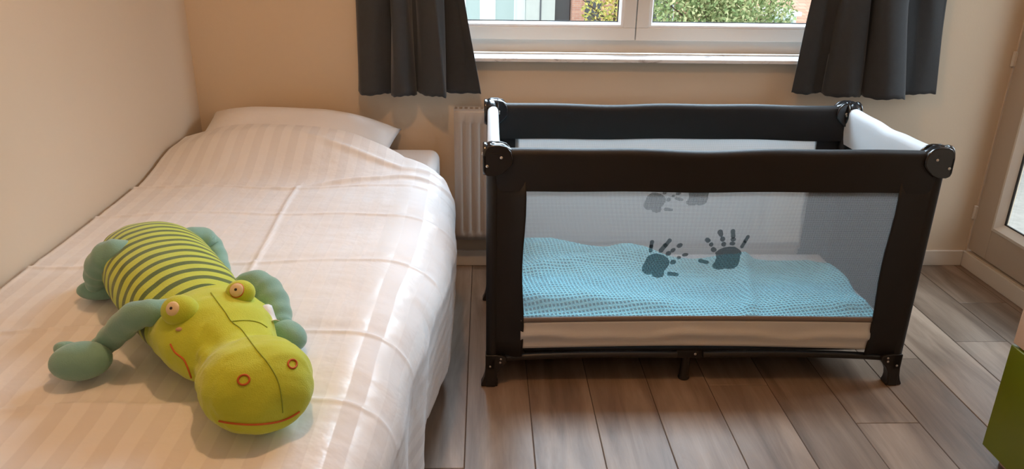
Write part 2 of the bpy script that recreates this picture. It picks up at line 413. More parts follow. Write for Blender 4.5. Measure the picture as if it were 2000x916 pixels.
# door with glass on the right wall
door = empty('door_1', (XR, 0, 0)); door['kind'] = 'structure'
t0 = .012
lf = MB()
GY0, GY1, GZ0, GZ1 = DY0+.15, 2.765, .205, 1.98
lf.box(0, .05, GY1, DY1-.006, DZ0+.008, DZ1-.01).box(0, .05, DY0+.006, GY0, DZ0+.008, DZ1-.01).box(0, .05, GY0, GY1, DZ0+.008, GZ0).box(0, .05, GY0, GY1, GZ1, DZ1-.01)
lfo = lf.build('door_leaf', M['door'], door, bevel=.003)
b2 = MB(); q = .035
O = [(-.004, GY1, GZ0), (-.004, GY0, GZ0), (-.004, GY0, GZ1), (-.004, GY1, GZ1)]
I0 = [(-.006, GY1-.012, GZ0+.012), (-.006, GY0+.012, GZ0+.012), (-.006, GY0+.012, GZ1-.012), (-.006, GY1-.012, GZ1-.012)]
I1 = [(.018, GY1-q, GZ0+q), (.018, GY0+q, GZ0+q), (.018, GY0+q, GZ1-q), (.018, GY1-q, GZ1-q)]
Ob = [(.0, *p[1:]) for p in O]
for k in range(4):
    k2 = (k+1) % 4
    for X, Y_ in ((Ob, O), (O, I0), (I0, I1)): b2.add([X[k], X[k2], Y_[k2], Y_[k]], [(0, 1, 2, 3)])
b2.build('glazing_bead', M['frame'], lfo, smooth=False, weld=True)
g = MB().box(.019, .024, GY1-q-.008, GY1-q+.01, GZ0+.02, GZ1).box(.019, .024, GY0, GY1-.01, GZ0+q-.01, GZ0+q+.005)
g.build('gasket', M['rubber'], lfo, smooth=False)
MB().box(.026, .032, GY0+.01, GY1-.01, GZ0+.01, GZ1-.01).build('pane', M['glass'], lfo, smooth=False)
for z in (.857, .237, 1.8):
    MB().tube([(-.006, DY1+.0005, z-.028), (-.006, DY1+.0005, z+.028)], .0065, 12).box(-.010, .0, DY1-.01, DY1+.006, z-.026, z+.026).build('hinge', M['trim'], door, bevel=.001)
MB().box(.055, .149, DY0+.01, DY1, DZ0-.001, DZ0+.02).build('threshold', M['bead'], door, bevel=.002)
MB().tube([(-.05, DY0+.075, 1.06), (-.05, DY0+.19, 1.06)], .009).tube([(-.0, DY0+.075, 1.06), (-.05, DY0+.075, 1.06)], .009).build('door_handle', M['metal'], lfo)

# ------------------------------------------------------------------ ceiling lamp (above the frame)
lp = empty('ceiling_lamp', (LAMP[0], LAMP[1], HC)); tag(lp, 'small warm ceiling lamp with a metal rose above the bed and cot', 'lamp')
MB().tube([(0, 0, -.001), (0, 0, -.012), (0, 0, -.03)], [.06, .06, .045], 32).build('ceiling_rose', M['metal'], lp)
MB().tube([(0, 0, -.03), (0, 0, -.06)], .012).build('stem', M['metal'], lp)
sh = MB()
P = [[(r*math.cos(t), r*math.sin(t), z) for t in np.linspace(0, 2*math.pi, 33)[:-1]] for r, z in ((.02, -.06), (.08, -.075), (.12, -.11))]
sh.grid(P, True).build('lamp_shade', M['lampglass'], lp, solid=.003)

# ------------------------------------------------------------------ radiator
rad = empty('radiator', (0, YW, 0)); tag(rad, 'beige panel radiator with vertical ribs under the window behind the cot', 'radiator')
RX0, RX1, RZ0, RZ1 = -.118, 1.13, .142, .660
xs, ys = [], []
x = RX0+.028
prof = [(RX0, -.082), (RX0+.022, -.082)]
while x < RX1-.04:
    prof += [(x, -.082), (x+.004, -.075), (x+.013, -.075), (x+.017, -.082)]; x += .0333
prof += [(RX1-.02, -.082), (RX1, -.082)]
P = []
for z, k in ((RZ0, 0), (RZ0+.028, 0), (RZ0+.040, 1), (RZ1-.052, 1), (RZ1-.040, 0), (RZ1-.006, 0), (RZ1, 0)):
    P.append([(a, (b if k else -.082) + (.003 if z in (RZ0, RZ1) else 0), z) for a, b in prof])
MB().grid(P).build('front_panel', M['radiator'], rad, solid=.004, off=-1, angle=60)
MB().box(RX0+.002, RX1-.002, -.076, -.030, RZ0+.004, RZ1-.03).build('convector', M['radiator'], rad, bevel=.003)
gr = MB().box(RX0+.002, RX1-.002, -.079, -.074, RZ1-.012, RZ1+.006).box(RX0+.002, RX1-.002, -.033, -.026, RZ1-.012, RZ1+.006)
xx = RX0+.01
while xx < RX1-.01: gr.box(xx, xx+.008, -.075, -.032, RZ1-.004, RZ1+.004); xx += .02
gr.build('top_grille', M['radiator'], rad, smooth=False)
for x in (RX0-.001, RX1-.003): MB().box(x, x+.004, -.080, -.028, RZ0+.01, RZ1+.004).build('side_panel', M['radiator'], rad, bevel=.001)
for x in (RX0+.1, RX1-.1): MB().box(x, x+.03, -.032, -.0, .3, .5).build('wall_bracket', M['radiator'], rad)

# ------------------------------------------------------------------ bed
bed = empty('single_bed', (XL, 1.8, 0)); tag(bed, 'single bed with white sheet along the left wall, head under the window wall', 'bed')
BX0, BX1, BY0, BY1 = .012, .905, -.95, 1.055       # local
MB().box(BX0, BX1, BY0, BY1, .12, .27).build('bed_base', M['headboard'], bed, bevel=.01)
for x in (BX0+.05, BX1-.05):
    for y in (BY0+.06, BY1-.06): MB().tube([(x, y, 0), (x, y, .121)], [.02, .028], 16).build('leg', M['leg'], bed)
MB().box(BX0, BX1, BY0, BY1, .272, .506).build('mattress', M['sheet'], bed, bevel=.035, seg=6)

def sm(a, b, x): t = np.clip((x-a)/(b-a), 0, 1); return t*t*(3-2*t)
# value noise for wrinkles
def vnoise(x, y, seed=0):
    xi = np.floor(x).astype(int); yi = np.floor(y).astype(int); xf = x-xi; yf = y-yi
    def h(a, b):
        n = np.sin(a*127.1+b*311.7+seed*74.7)*43758.5453; return n-np.floor(n)
    u = xf*xf*(3-2*xf); v = yf*yf*(3-2*yf)
    return (h(xi, yi)*(1-u)+h(xi+1, yi)*u)*(1-v)+(h(xi, yi+1)*(1-u)+h(xi+1, yi+1)*u)*v
def fbm(x, y, seed=0, o=3):
    s = 0; a = .5
    for k in range(o): s = s+a*(vnoise(x*2**k, y*2**k, seed+k)-.5); a *= .5
    return s
def ztop(x, y):
    z = .556+.0*x
    gx = np.clip(1-(np.abs(x+.68)/.5)**2.2, 0, 1)
    z = z+.106*gx*sm(2.27, 2.56, y)-.014*sm(-.86, -1.07, x)
    z = z+.012*fbm(x*3.2, y*3.2, 1)+.014*fbm(x*1.6+3, y*1.3, 5)+.007*fbm(x*6, y*13, 8)
    # fold creases from the packet: across the bed and one along it
    def ridge(d, w, h): return h*np.exp(-(d/w)**2)
    cx = -.545-.028*np.sin((y-1.4)*2.2)+.02*sm(2.2, 1.7, y)+.03*sm(2.3, 2.1, y)*0
    z = z+ridge(x-cx, .0055, .0055)*sm(2.32, 2.2, y)*sm(1.35, 1.5, y)
    for yc, h, k in ((2.235, .006, .010), (1.995, .0045, .006), (1.665, .0045, -.006), (1.335, .005, .006), (1.08, .004, .006)):
        z = z+ridge(y-yc-.012*np.sin(x*5+yc*9)-.006*np.sin(x*17+yc), .007, h)
        z = z-ridge(y-yc-.022-.012*np.sin(x*5+yc*9), .020, h*.7)
    # soft diagonal pulls near the pillow end, right-hand side
    d = (y-2.30)-(x+.33)*.30
    z = z+ridge(d-.012*np.sin(x*9), .012, .012)*sm(-.75, -.4, x)*sm(-.16, -.28, x)
    d = (y-2.40)+(x+.33)*.42
    z = z+ridge(d, .014, .010)*sm(-.7, -.4, x)*sm(-.18, -.3, x)
    return z
def yhead(x): # top edge of the duvet
    return np.interp(x, [-1.08, -.95, -.8, -.6, -.45, -.29, -.2, -.14, -.08], [2.72, 2.67, 2.63, 2.60, 2.57, 2.49, 2.42, 2.34, 2.26])
def xedge(y):
    return np.interp(y, [.8, .97, 1.17, 1.36, 1.46, 1.52, 1.6, 1.8, 2.0, 2.4], [-.165, -.160, -.145, -.135, -.130, -.128, -.112, -.084, -.086, -.092])+.002*np.sin(y*23)
nx, ny = 240, 420
sx = np.linspace(0, 1, nx)
DX0 = -1.068; TOPL = .80; RNDL = .16; DROP = .34; TOT = TOPL+RNDL+DROP
P = np.zeros((ny, nx, 3)); across = np.zeros((ny, nx))
tt = np.linspace(0, 1, ny)
for i in range(nx):
    s = sx[i]*TOT
    if s < TOPL: xb = DX0+s
    else: xb = DX0+TOPL+min(s-TOPL, RNDL)
    xh = min(xb, -.09); yh = float(yhead(xh)) - (0 if s < TOPL+RNDL else (s-TOPL-RNDL)*.25)
    y = .82+(yh-.82)*tt
    xe = xedge(y); x1 = DX0+TOPL          # start of rounding
    if s < TOPL:
        x = np.full(ny, xb); z = ztop(x, y)
    else:
        a = min((s-TOPL)/RNDL, 1)*math.pi/2
        r = xe-x1
        x = x1+r*math.sin(a); z = ztop(np.full(ny, x1), y)-.115*(1-math.cos(a))
        rip = .005*np.sin(y*13+.6)+.020*fbm(y*5, np.full(ny, s*3), 9)
        rg = fbm(y*6+s*7, y*2-s*9, 15, 2); rg2 = fbm(y*13-s*5, np.full(ny, s*6), 17, 2)
        rip = rip+.016*(.25-np.abs(rg))-.002+.008*(.2-np.abs(rg2))
        ext = sm(.15, .9, (s-TOPL)/RNDL)*np.ones(ny)
        if s > TOPL+RNDL:
            q = s-TOPL-RNDL; z = z-q*1.0; x = x-.03*q/DROP-.0
            rip = rip+ (.002+.05*q)*np.sin(y*17+2*np.sin(y*5))
        x = x+rip*ext*.75-.006*ext
        z = z+.004*fbm(y*20, np.full(ny, s*9), 2)
    # left side dips towards the wall
    P[:, i, 0] = np.maximum(x, XL+.008); P[:, i, 1] = y; P[:, i, 2] = z; across[:, i] = s
# the head end rolls down on to the pillow / mattress
for k in range(6):
    f = k/5; P[ny-1-k, :, 2] -= .018*(1-f)**2
mb = MB().grid(P)
dv = mb.build('duvet', M['duvet'], smooth=True, angle=180, solid=.022, off=-1)
me = dv.data
at = me.attributes.new('across', 'FLOAT', 'POINT'); at.data.foreach_set('value', across.reshape(-1).astype(np.float32))
# make sure normals point up so that the thickness grows downwards
if me.polygons[10].normal.z < 0: me.flip_normals()
tag(dv, 'white satin-striped duvet spread over the bed and hanging down its right side', 'duvet')

# pillow
pn = 60; P = []
def pillow_pt(u, v, side):           # u,v in -1..1
    ex = .355; ey = .20
    pinch = 1-.10*(1-abs(v)**1.5)*0
    x = u*ex*(1-.06*(1-abs(u)**2)*0)*(1-.07*(1-v*v)*abs(u)**6); y = v*ey*(1-.14*(1-u*u)*abs(v)**6)
    h = .078*(max(0, 1-abs(u)**3.0)**.6)*(max(0, 1-abs(v)**2.6)**.55)
    h += .006*float(fbm(np.array(u*3.+5), np.array(v*2.5), 11))*min(1, 4*(1-max(abs(u), abs(v))))
    dr = -.060*max(0, u-.1)**2-.020*max(0, -u-.3)**2
    return x, y, (h if side > 0 else -h*.55)+dr
mb = MB()
for side in (1, -1):
    G = [[pillow_pt(-1+2*i/pn, -1+2*j/30, side) for j in range(31)] for i in range(pn+1)]
    mb.grid(G)
pl = mb.build('pillow', M['duvet'], smooth=True, angle=180, weld=True)
pa = [v.co.x for v in pl.data.vertices]; at = pl.data.attributes.new('across', 'FLOAT', 'POINT'); at.data.foreach_set('value', [a*.0+.001 for a in pa])
pl.location = (-.69, 2.690, .572); pl.rotation_euler = (math.radians(17), math.radians(1.5), math.radians(-4))
tag(pl, 'white pillow tucked under the top of the duvet against the window wall', 'pillow')

# ------------------------------------------------------------------ travel cot
AX, AY, AR = .000, 1.985, -.004
cot = empty('travel_cot', (AX, AY, 0), AR); tag(cot, 'black and grey mesh-sided travel cot standing by the window', 'cot')
CL, CW, HT = 1.268, .605, .742      # outside length, width, rail height
def rail(name, x0, x1, y0, y1, ztop_, zbot, mat, along='x', sag=.0, seed=0, wa=1.):
    """padded fabric rail: rounded top, flat skirt, slight waviness"""
    n = 60; G = []
    yc = (y0+y1)/2; hw = abs(y1-y0)/2
    L0, L1 = (x0, x1)
    for i in range(n+1):
        t = i/n; a = L0+(L1-L0)*t
        wv = wa*(.003*math.sin(t*math.pi*3+seed)+.002*math.sin(t*math.pi*7+seed*2)); tz = ztop_+wv*math.sin(math.pi*t)-sag*math.exp(-((t-.5)/.12)**2)*.5-sag*.4*math.sin(math.pi*t)
        bz = zbot+.5*wv+.004*math.sin(t*math.pi)
        ring = []
        for k in range(9):
            th = math.pi*k/8; ring.append((yc-math.cos(th)*hw, tz-hw+math.sin(th)*hw))
        skirt = 6
        ring = [(yc-hw*(.55+.45*((j/skirt)**.7)), bz+(tz-hw-bz)*j/skirt) for j in range(skirt)]+ring+[(yc+hw*(.55+.45*(((skirt-1-j)/skirt)**.7)), bz+(tz-hw-bz)*(skirt-1-j)/skirt) for j in range(skirt)]
        G.append([(a, p, z) if along == 'x' else (p, a, z) for p, z in ring])
    m = MB().grid(G, True); k = len(G[0]); m.f += [tuple(range(k)), tuple(range(n*k, n*k+k))]
    return m.build(name, mat, cot, angle=60)
MZ0, MZ1 = .219, .622
rail('front_rail', .018, CL-.012, .000, .034, HT, MZ1-.003, M['black'], seed=.4)
rail('back_rail', .018, CL-.012, CW-.034, CW, HT, MZ1-.003, M['black'], seed=2.)
rail('padded_end_rail', .03, CW-.03, .004, .040, HT-.002, MZ1-.01, M['pad'], along='y', wa=.3, sag=.010, seed=1)
rail('padded_end_rail', .03, CW-.03, CL-.036, CL+.006, HT-.002, MZ1-.012, M['pad'], along='y', wa=.3, sag=.010, seed=3)
# posts (fabric wrapped) and the flat black borders beside the mesh
def post(x, y):
    MB().tube([(x, y, .098), (x, y, .35), (x, y, .69)], .0185, 20).build('corner_post', M['black'], cot)
PX = (.020, CL-.016); PYs = (.020, CW-.020)
for x in PX:
    for y in PYs: post(x, y)
for y, s in ((.006, 1), (CW-.006, -1)):
    for x0, x1 in ((.022, .1085), (1.1485, CL-.018)):
        z0 = .102 if True else 0
        n = 14; G = []
        for i in range(n+1):
            t = i/n; x = x0+(x1-x0)*t
            G.append([(x+(.004*math.sin(zt*9)*(t if x0 < .5 else 1-t)), y+s*.006*math.sin(t*math.pi), .103+.004*math.sin(t*6)+(MZ1+.03-.103)*zt) for zt in np.linspace(0, 1, 12)])
        MB().grid(G).build('side_border', M['black'], cot, solid=.004, off=0)
# black end panels
for x in (.014, CL-.014):
    MB().box(x-.002, x+.002, .03, CW-.03, .110, MZ1+.02).build('end_panel', M['black'], cot, smooth=False)
# mesh panels with the handprints
def lin(P_, q): return (P_[0]*q[0])
def netpanel(name, y, mat):
    G = [[(x, y+.004*math.sin(x*5)*math.sin((z-.2)*8), z) for z in np.linspace(MZ0-.012, MZ1+.01, 14)] for x in np.linspace(.10, 1.157, 40)]
    return MB().grid(G).build(name, mat, cot)
fm = netpanel('mesh_panel', .012, M['net']); bm_ = netpanel('mesh_panel', CW-.012, M['net_back'])
def circ(c, rx, ry=None, rot=0, n=14, jit=.08, rs=random.Random(5)):
    ry = ry or rx; o = []
    for k in range(n):
        t = 2*math.pi*k/n; j = 1+jit*(rs.random()-.5)*2
        x = math.cos(t)*rx*j; y = math.sin(t)*ry*j; o.append((c[0]+x*math.cos(rot)-y*math.sin(rot), c[1]+x*math.sin(rot)+y*math.cos(rot)))
    return o
def caps(a, b, r0, r1=None, rs=random.Random(9)):
    r1 = r1 or r0; d = math.atan2(b[1]-a[1], b[0]-a[0]); o = []
    for k in range(7): t = d+math.pi/2+math.pi*k/6; o.append((a[0]+math.cos(t)*r0, a[1]+math.sin(t)*r0))
    for s in (.33, .66): o.append((a[0]+(b[0]-a[0])*s-math.cos(d+math.pi/2)*r0*.88, a[1]+(b[1]-a[1])*s-math.sin(d+math.pi/2)*r0*.88))
    for k in range(7): t = d-math.pi/2+math.pi*k/6; o.append((b[0]+math.cos(t)*r1, b[1]+math.sin(t)*r1))
    for s in (.66, .33): o.append((a[0]+(b[0]-a[0])*s+math.cos(d+math.pi/2)*r0*.9, a[1]+(b[1]-a[1])*s+math.sin(d+math.pi/2)*r0*.9))
    return o
HL = [caps((357, 290), (350, 350), 29), caps((352, 352), (348, 412), 27), caps((595, 268), (548, 335), 30), caps((540, 338), (492, 405), 34), circ((740, 335), 44, 30, -.5),
      circ((655, 402), 38, 30, -.6), circ((597, 448), 40, 32, -.3), circ((830, 465), 46, 25, -.15), circ((748, 503), 28, 24), circ((672, 568), 42, 32, -.3),
      caps((635, 732), (745, 745), 30, 24),
      [(335, 478), (380, 455), (430, 448), (530, 470), (595, 515), (628, 570), (615, 615), (590, 660), (558, 700), (565, 740), (545, 780), (480, 797), (410, 775), (385, 738), (345, 752), (290, 735), (248, 690), (252, 625), (285, 560), (305, 500)]]
HR = [circ((1118, 258), 42, 34, .6), circ((1173, 318), 31), circ((1213, 388), 42, 34, .5), caps((1275, 148), (1292, 182), 38, 30), circ((1320, 242), 36), circ((1345, 312), 34),
      caps((1447, 135), (1460, 200), 33), circ((1465, 245), 38, 30), circ((1463, 302), 38, 28), caps((1663, 210), (1635, 265), 27), caps((1628, 282), (1600, 342), 26),
      [(1240, 430), (1290, 385), (1350, 358), (1420, 345), (1500, 345), (1550, 372), (1590, 400), (1608, 435), (1590, 468), (1592, 540), (1575, 610), (1530, 648), (1450, 662), (1405, 648), (1370, 662), (1290, 668), (1230, 640), (1220, 600), (1250, 560), (1265, 505)],
      caps((1045, 545), (1145, 568), 28, 24)]
def handprint(shapes, parent, y, dx=0, dz=0):
    m = MB()
    for k, s in enumerate(shapes):
        pts = []
        for X, Y_ in s:
            u = 1220+X*.1419; v = 430+Y_*.1419
            x = .501+(u-1290)*.001465-AX+dx; z = .425-(v-500)*.00157+dz
            yy = y+.004*math.sin(x*5)*math.sin((z-.2)*8); pts.append((x, yy, z))
        m.add(pts, [tuple(range(len(pts)))])
    o = m.build('handprint', M['print'], parent, smooth=False); o['label'] = 'dark printed baby handprint'
handprint(HL, fm, .0112); handprint(HR, fm, .0112)
handprint(HL, bm_, CW-.0128, .115, -.012); handprint(HR, bm_, CW-.0128, .065, -.012)
# light band below the mesh, with a taupe seam above it
def lowband(y, s):
    n = 80; G = []; G2 = []
    for i in range(n+1):
        x = .1035+(1.1535-.1035)*i/n; t = i/n
        arch = .010*math.sin(math.pi*t); wv = .003*math.sin(t*13+1)+.0015*math.sin(t*31)
        zt, zb = .2145+arch*.6, .128+arch*1.1-(t*.006)
        G.append([(x, y-s*((.006+wv*.5)*math.exp(-((k-.45-.5*wv/.02)/.16)**2)+.003), zb+(zt-zb)*k) for k in np.linspace(0, 1, 13)])
        G2.append([(x, y-s*(.003+.003*math.sin(k*math.pi)), zt+(.0165)*k) for k in np.linspace(0, 1, 5)])
    MB().grid(G).build('lower_band', M['band'], cot, solid=.002, off=0); MB().grid(G2).build('seam_band', M['piping'], cot, solid=.002, off=0)
lowband(.012, 1); lowband(CW-.012, -1)
MB().box(.03, CL-.03, .022, CW-.022, .112, .122).build('bottom_panel', M['under'], cot, bevel=.003)
# lower frame: arched bars under the floor panel
def bar(a, c, b, r=.011):
    a, b, c = Vector(a), Vector(b), Vector(c)
    MB().tube([(1-t)**2*a+2*t*(1-t)*c+t*t*b for t in np.linspace(0, 1, 16)], r, 12).build('lower_bar', M['leg'], cot)
hubz = .098
for y in (.022, CW-.022):
    bar((.035, y, .086), (.22, y, .104), (.58, y, hubz)); bar((CL-.035, y, .086), (1.02, y, .106), (.66, y, hubz))
for x in (.022, CL-.022): bar((x, .04, .086), (x, .2, .10), (x, CW/2, hubz)); bar((x, CW-.04, .086), (x, CW-.2, .10), (x, CW/2, hubz))
# corner caps
def corner_cap(ix, iy):
    sx_ = 1 if ix == 0 else -1; sy_ = 1 if iy == 0 else -1
    ox = -.008 if ix == 0 else CL+.012; oy = -.008 if iy == 0 else CW+.008
    def outline(w_, zt, zb):            # D shape: square at the outer top, rounded at the inner bottom
        o = [(0, zt-.030), (.004, zt-.016), (.012, zt-.005), (.024, zt), (w_*.55, zt), (w_*.78, zt-.005), (w_*.93, zt-.018), (w_, zt-.036), (w_*.98, zt-.052), (w_*.86, zb+.022), (w_*.66, zb+.007), (w_*.45, zb), (.014, zb), (.004, zb+.004), (0, zb+.014)]
        return o
    m = MB()
    o = outline(.082, HT+.014, HT-.073)
    m.prism([(ox+sx_*a, z) for a, z in o], 'y', oy, oy+sy_*.012)
    m.prism([(ox+sx_*a, z) for a, z in o], 'y', oy+sy_*.040, oy+sy_*.050)
    o2 = outline(.066, HT+.014, HT-.073)
    m.prism([(oy+sy_*a, z) for a, z in o2], 'x', ox, ox+sx_*.012)
    m.prism([(oy+sy_*a, z) for a, z in o2], 'x', ox+sx_*.042, ox+sx_*.050)
    c = m.build('corner_cap', M['plastic'], cot, bevel=.004, seg=3)
    t = MB().ball((ox+sx_*.0275, oy+sy_*.0265, HT-.018), (.0275, .0265, .034), 28, 18)
    t.tube([(ox+sx_*.020, oy+sy_*.024, HT-.010), (ox+sx_*.050, oy+sy_*.024, HT-.010), (ox+sx_*.074, oy+sy_*.024, HT-.019)], [.0245, .0245, .018], 20)
    t.tube([(ox+sx_*.025, oy+sy_*.020, HT-.011), (ox+sx_*.025, oy+sy_*.046, HT-.011), (ox+sx_*.025, oy+sy_*.060, HT-.018)], [.0245, .0245, .018], 20)
    tt_ = t.build('cap_top', M['plastic'], c, angle=60)
    for x, y, z, ax in ((ox+sx_*.050, oy-sy_*.001, HT-.020, 'y'), (ox+sx_*.012, oy-sy_*.001, HT-.044, 'y'), (ox-sx_*.001, oy+sy_*.040, HT-.020, 'x'), (ox+sx_*.050, oy+sy_*.051, HT-.024, 'y'), (ox+sx_*.051, oy+sy_*.054, HT-.030, 'x')):
        MB().ball((x, y, z), (.0042, .0022, .0042) if ax == 'y' else (.0022, .0042, .0042), 12, 8).build('rivet', M['metal'], c)
for ix in (0, 1):
    for iy in (0, 1): corner_cap(ix, iy)
# feet
def foot(ix, iy):
    sx_ = 1 if ix == 0 else -1; sy_ = 1 if iy == 0 else -1
    ox = .000 if ix == 0 else CL; oy = .000 if iy == 0 else CW
    o = [(.000, .108), (.034, .108), (.052, .104), (.062, .100), (.064, .086), (.056, .074), (.044, .062), (.036, .046), (.033, .028), (.034, .016), (.038, .006), (.036, 0), (-.012, 0), (-.014, .006), (-.008, .018), (-.003, .035), (0, .06)]
    m = MB().prism([(ox+sx_*a, z) for a, z in o], 'y', oy, oy+sy_*.032)
    o2 = [(a if a > 0 else a*.3, z) for a, z in o]
    m.prism([(oy+sy_*a, z) for a, z in o2], 'x', ox+sx_*.002, ox+sx_*.030)
    f = m.build('foot', M['leg'], cot, bevel=.004, seg=3)
    for x, z in ((.046, .096), (.044, .084), (.014, .070)):
        MB().ball((ox+sx_*x, oy-sy_*.001, z), (.0036, .002, .0036), 12, 8).build('rivet', M['metal'], f)
for ix in (0, 1):
    for iy in (0, 1): foot(ix, iy)
for y in (.045, CW-.045):
    m = MB().tube([(.615, y, 0), (.615, y, .006), (.615, y, .012), (.617, y, .10)], [.0175, .0175, .0145, .0135], 20)
    m.box(.575, .665, y-.014, y+.014, .078, .108)
    f = m.build('centre_foot', M['leg'], cot, bevel=.004)
    MB().ball((.640, y-.015, .094), (.0045, .002, .0045), 12, 8).build('rivet', M['metal'], f)
for y in (.020, CW-.020): pass

# cot mattress and blanket
mt = empty('cot_mattress', (AX, AY, .122), AR); tag(mt, 'thin grey folding mattress lying in the travel cot under the blue blanket', 'mattress')
for k in range(4):
    x0 = .04+k*.297
    MB().box(x0, x0+.295, .036, CW-.036, .001, .075).build('mattress_section', M['mattress'], mt, bevel=.012, seg=4)
nbx, nby = 170, 90
def bl_edge_back(x): return np.interp(x, [.05, .25, .42, .50, .60, .80, .90, .93, 1.05, 1.12, 1.18], [.53, .50, .47, .49, .47, .455, .47, .455, .46, .45, .40])
def bl_top(x, y):
    z = .212+.042*sm(.03, .12, y)*(.55+.45*np.sin(x*5.2+.6))*(1-.35*sm(.7, 1.15, x))
    z = z+.030*fbm(x*5, y*6, 21)+.012*fbm(x*14+y*5, y*12, 23)
    z = z+.016*np.exp(-((y-.30-.35*(x-.2))/.03)**2)*sm(.7, .3, x)+.014*np.exp(-((x-.84-.25*(y-.2))/.022)**2)
    z = z+.030*np.exp(-((x-.22)/.16)**2)*sm(.2, .45, y)+.035*np.exp(-((x-.50)/.12)**2)*sm(.25, .45, y)+.03*np.exp(-((x-.84)/.10)**2)*sm(.2, .45, y)
    return np.maximum(z, .204)
P = np.zeros((nby, nbx, 3)); UV = np.zeros((nby, nbx, 2))
for i in range(nbx):
    x = .058+(1.185-.058)*i/(nbx-1)
    yb = float(bl_edge_back(np.array(x))); y = .046+(yb-.046)*np.linspace(0, 1, nby)
    xx = np.full(nby, x)+.004*np.sin(y*30)
    z = bl_top(xx, y); e = sm(0, .05, y-.046)*sm(0, .03, yb-y)*sm(0, .03, x-.05)*sm(0, .02, 1.195-x)
    z = .205+(z-.205)*(.25+.75*e)
    P[:, i, 0] = xx; P[:, i, 1] = y; P[:, i, 2] = z+.008
    UV[:, i, 0] = x*1.02+.2*y; UV[:, i, 1] = y*1.1-.12*x
mb = MB().grid(P); bl = mb.build('blanket', M['waffle'], angle=180, solid=.006, off=-1)
uvl = bl.data.uv_layers.new(name='UVMap'); fl_uv = UV.reshape(-1, 2)
for lp_ in bl.data.loops: uvl.data[lp_.index].uv = fl_uv[lp_.vertex_index]
if bl.data.polygons[5].normal.z < 0: bl.data.flip_normals()
bl.location = (AX, AY, 0); bl.rotation_euler = (0, 0, AR)
tag(bl, 'light blue waffle-weave blanket spread rumpled on the cot mattress', 'blanket')

# ------------------------------------------------------------------ curtains
def catmull(pts, n):
    pts = [pts[0]]+list(pts)+[pts[-1]]; out = []
    for i in range(1, len(pts)-2):
        p0, p1, p2, p3 = [np.array(p, float) for p in pts[i-1:i+3]]
        for t in np.linspace(0, 1, n, endpoint=False):
            out.append(.5*((2*p1)+(-p0+p2)*t+(2*p0-5*p1+4*p2-p3)*t*t+(-p0+3*p1-3*p2+p3)*t**3))
    out.append(np.array(pts[-2], float)); return np.array(out)
def curtain(bot, top, zb, label, seed):
    B = catmull(bot, 8); T = catmull(top, 8); n = len(B)
    zs = np.concatenate([np.linspace(0, .35, 22), np.linspace(.38, 1.64, 24)])
    G = []
    for h in zs:
        k = min(h/.34, 1.0); row = []
        kk = h/.34 if h < .34 else 1+(h-.34)*.25
        for j in range(n):
            p = B[j]*(1-min(kk, 1))+T[j]*min(kk, 1)
            if kk > 1: p = np.array([T[j][0]+(T[j][0]-B[j][0])*.4*(kk-1), T[j][1]])
            p = p+np.array([.003*math.sin(h*9+j*.4+seed), .004*math.sin(h*7+j*.3+seed)])
            z0 = zb+.003*math.sin(j*.35+seed)+.0012*math.sin(j*1.3)
            row.append((p[0], min(p[1], 2.838), z0+h))
        G.append(row)
    o = MB().grid(G).build('curtain', M['curtain'], angle=180, solid=.0025, off=0)
    tag(o, label, 'curtain', 'curtains at the window'); return o
def cl(u): return -.474+(u-698)*.00189
def clt(u): return -.457+(u-696)*.001806
curtain([(cl(699), 2.835), (cl(710), 2.80), (cl(738), 2.785), (cl(762), 2.81), (cl(772), 2.855), (cl(768), 2.80), (cl(774), 2.765), (cl(800), 2.765), (cl(812), 2.80), (cl(815), 2.845), (cl(828), 2.80), (cl(855), 2.76), (cl(869), 2.75), (cl(874), 2.775), (cl(870), 2.85), (cl(905), 2.845), (cl(938), 2.80)],
        [(clt(697), 2.83), (clt(708), 2.80), (clt(735), 2.78), (clt(758), 2.81), (clt(768), 2.855), (clt(766), 2.80), (clt(770), 2.765), (clt(790), 2.765), (clt(802), 2.81), (clt(806), 2.85), (clt(820), 2.80), (clt(845), 2.765), (clt(858), 2.76), (clt(866), 2.785), (clt(862), 2.85), (clt(880), 2.85), (clt(908), 2.80)],
        .722, 'dark grey curtain at the left of the window, above the bed', 1)
def cr(u): return 1.145+(u-1545)*.00193
def crt(u): return 1.173+(u-1587)*.001875
curtain([(cr(1546), 2.84), (cr(1575), 2.83), (cr(1603), 2.85), (cr(1612), 2.80), (cr(1640), 2.765), (cr(1665), 2.77), (cr(1683), 2.83), (cr(1678), 2.78), (cr(1700), 2.73), (cr(1735), 2.735), (cr(1750), 2.76), (cr(1745), 2.85), (cr(1775), 2.84), (cr(1805), 2.825), (cr(1834), 2.84)],
        [(crt(1588), 2.84), (crt(1612), 2.83), (crt(1640), 2.85), (crt(1645), 2.80), (crt(1665), 2.775), (crt(1685), 2.78), (crt(1702), 2.84), (crt(1700), 2.79), (crt(1712), 2.75), (crt(1745), 2.745), (crt(1758), 2.77), (crt(1755), 2.85), (crt(1785), 2.84), (crt(1820), 2.825), (crt(1852), 2.84)],
        .730, 'dark grey curtain at the right of the window, beside the glass door', 2)
rod = empty('curtain_rail', (.6, YW-.075, 2.385)); tag(rod, 'long straight curtain rail above the window carrying both dark curtains', 'curtain rail')
MB().tube([(-1.2, 0, 0), (1.25, 0, 0)], .010).build('rod', M['metal'], rod)
for x in (-1.15, .0, 1.2): MB().box(x-.006, x+.006, -.002, .075, -.008, .008).build('bracket', M['metal'], rod)

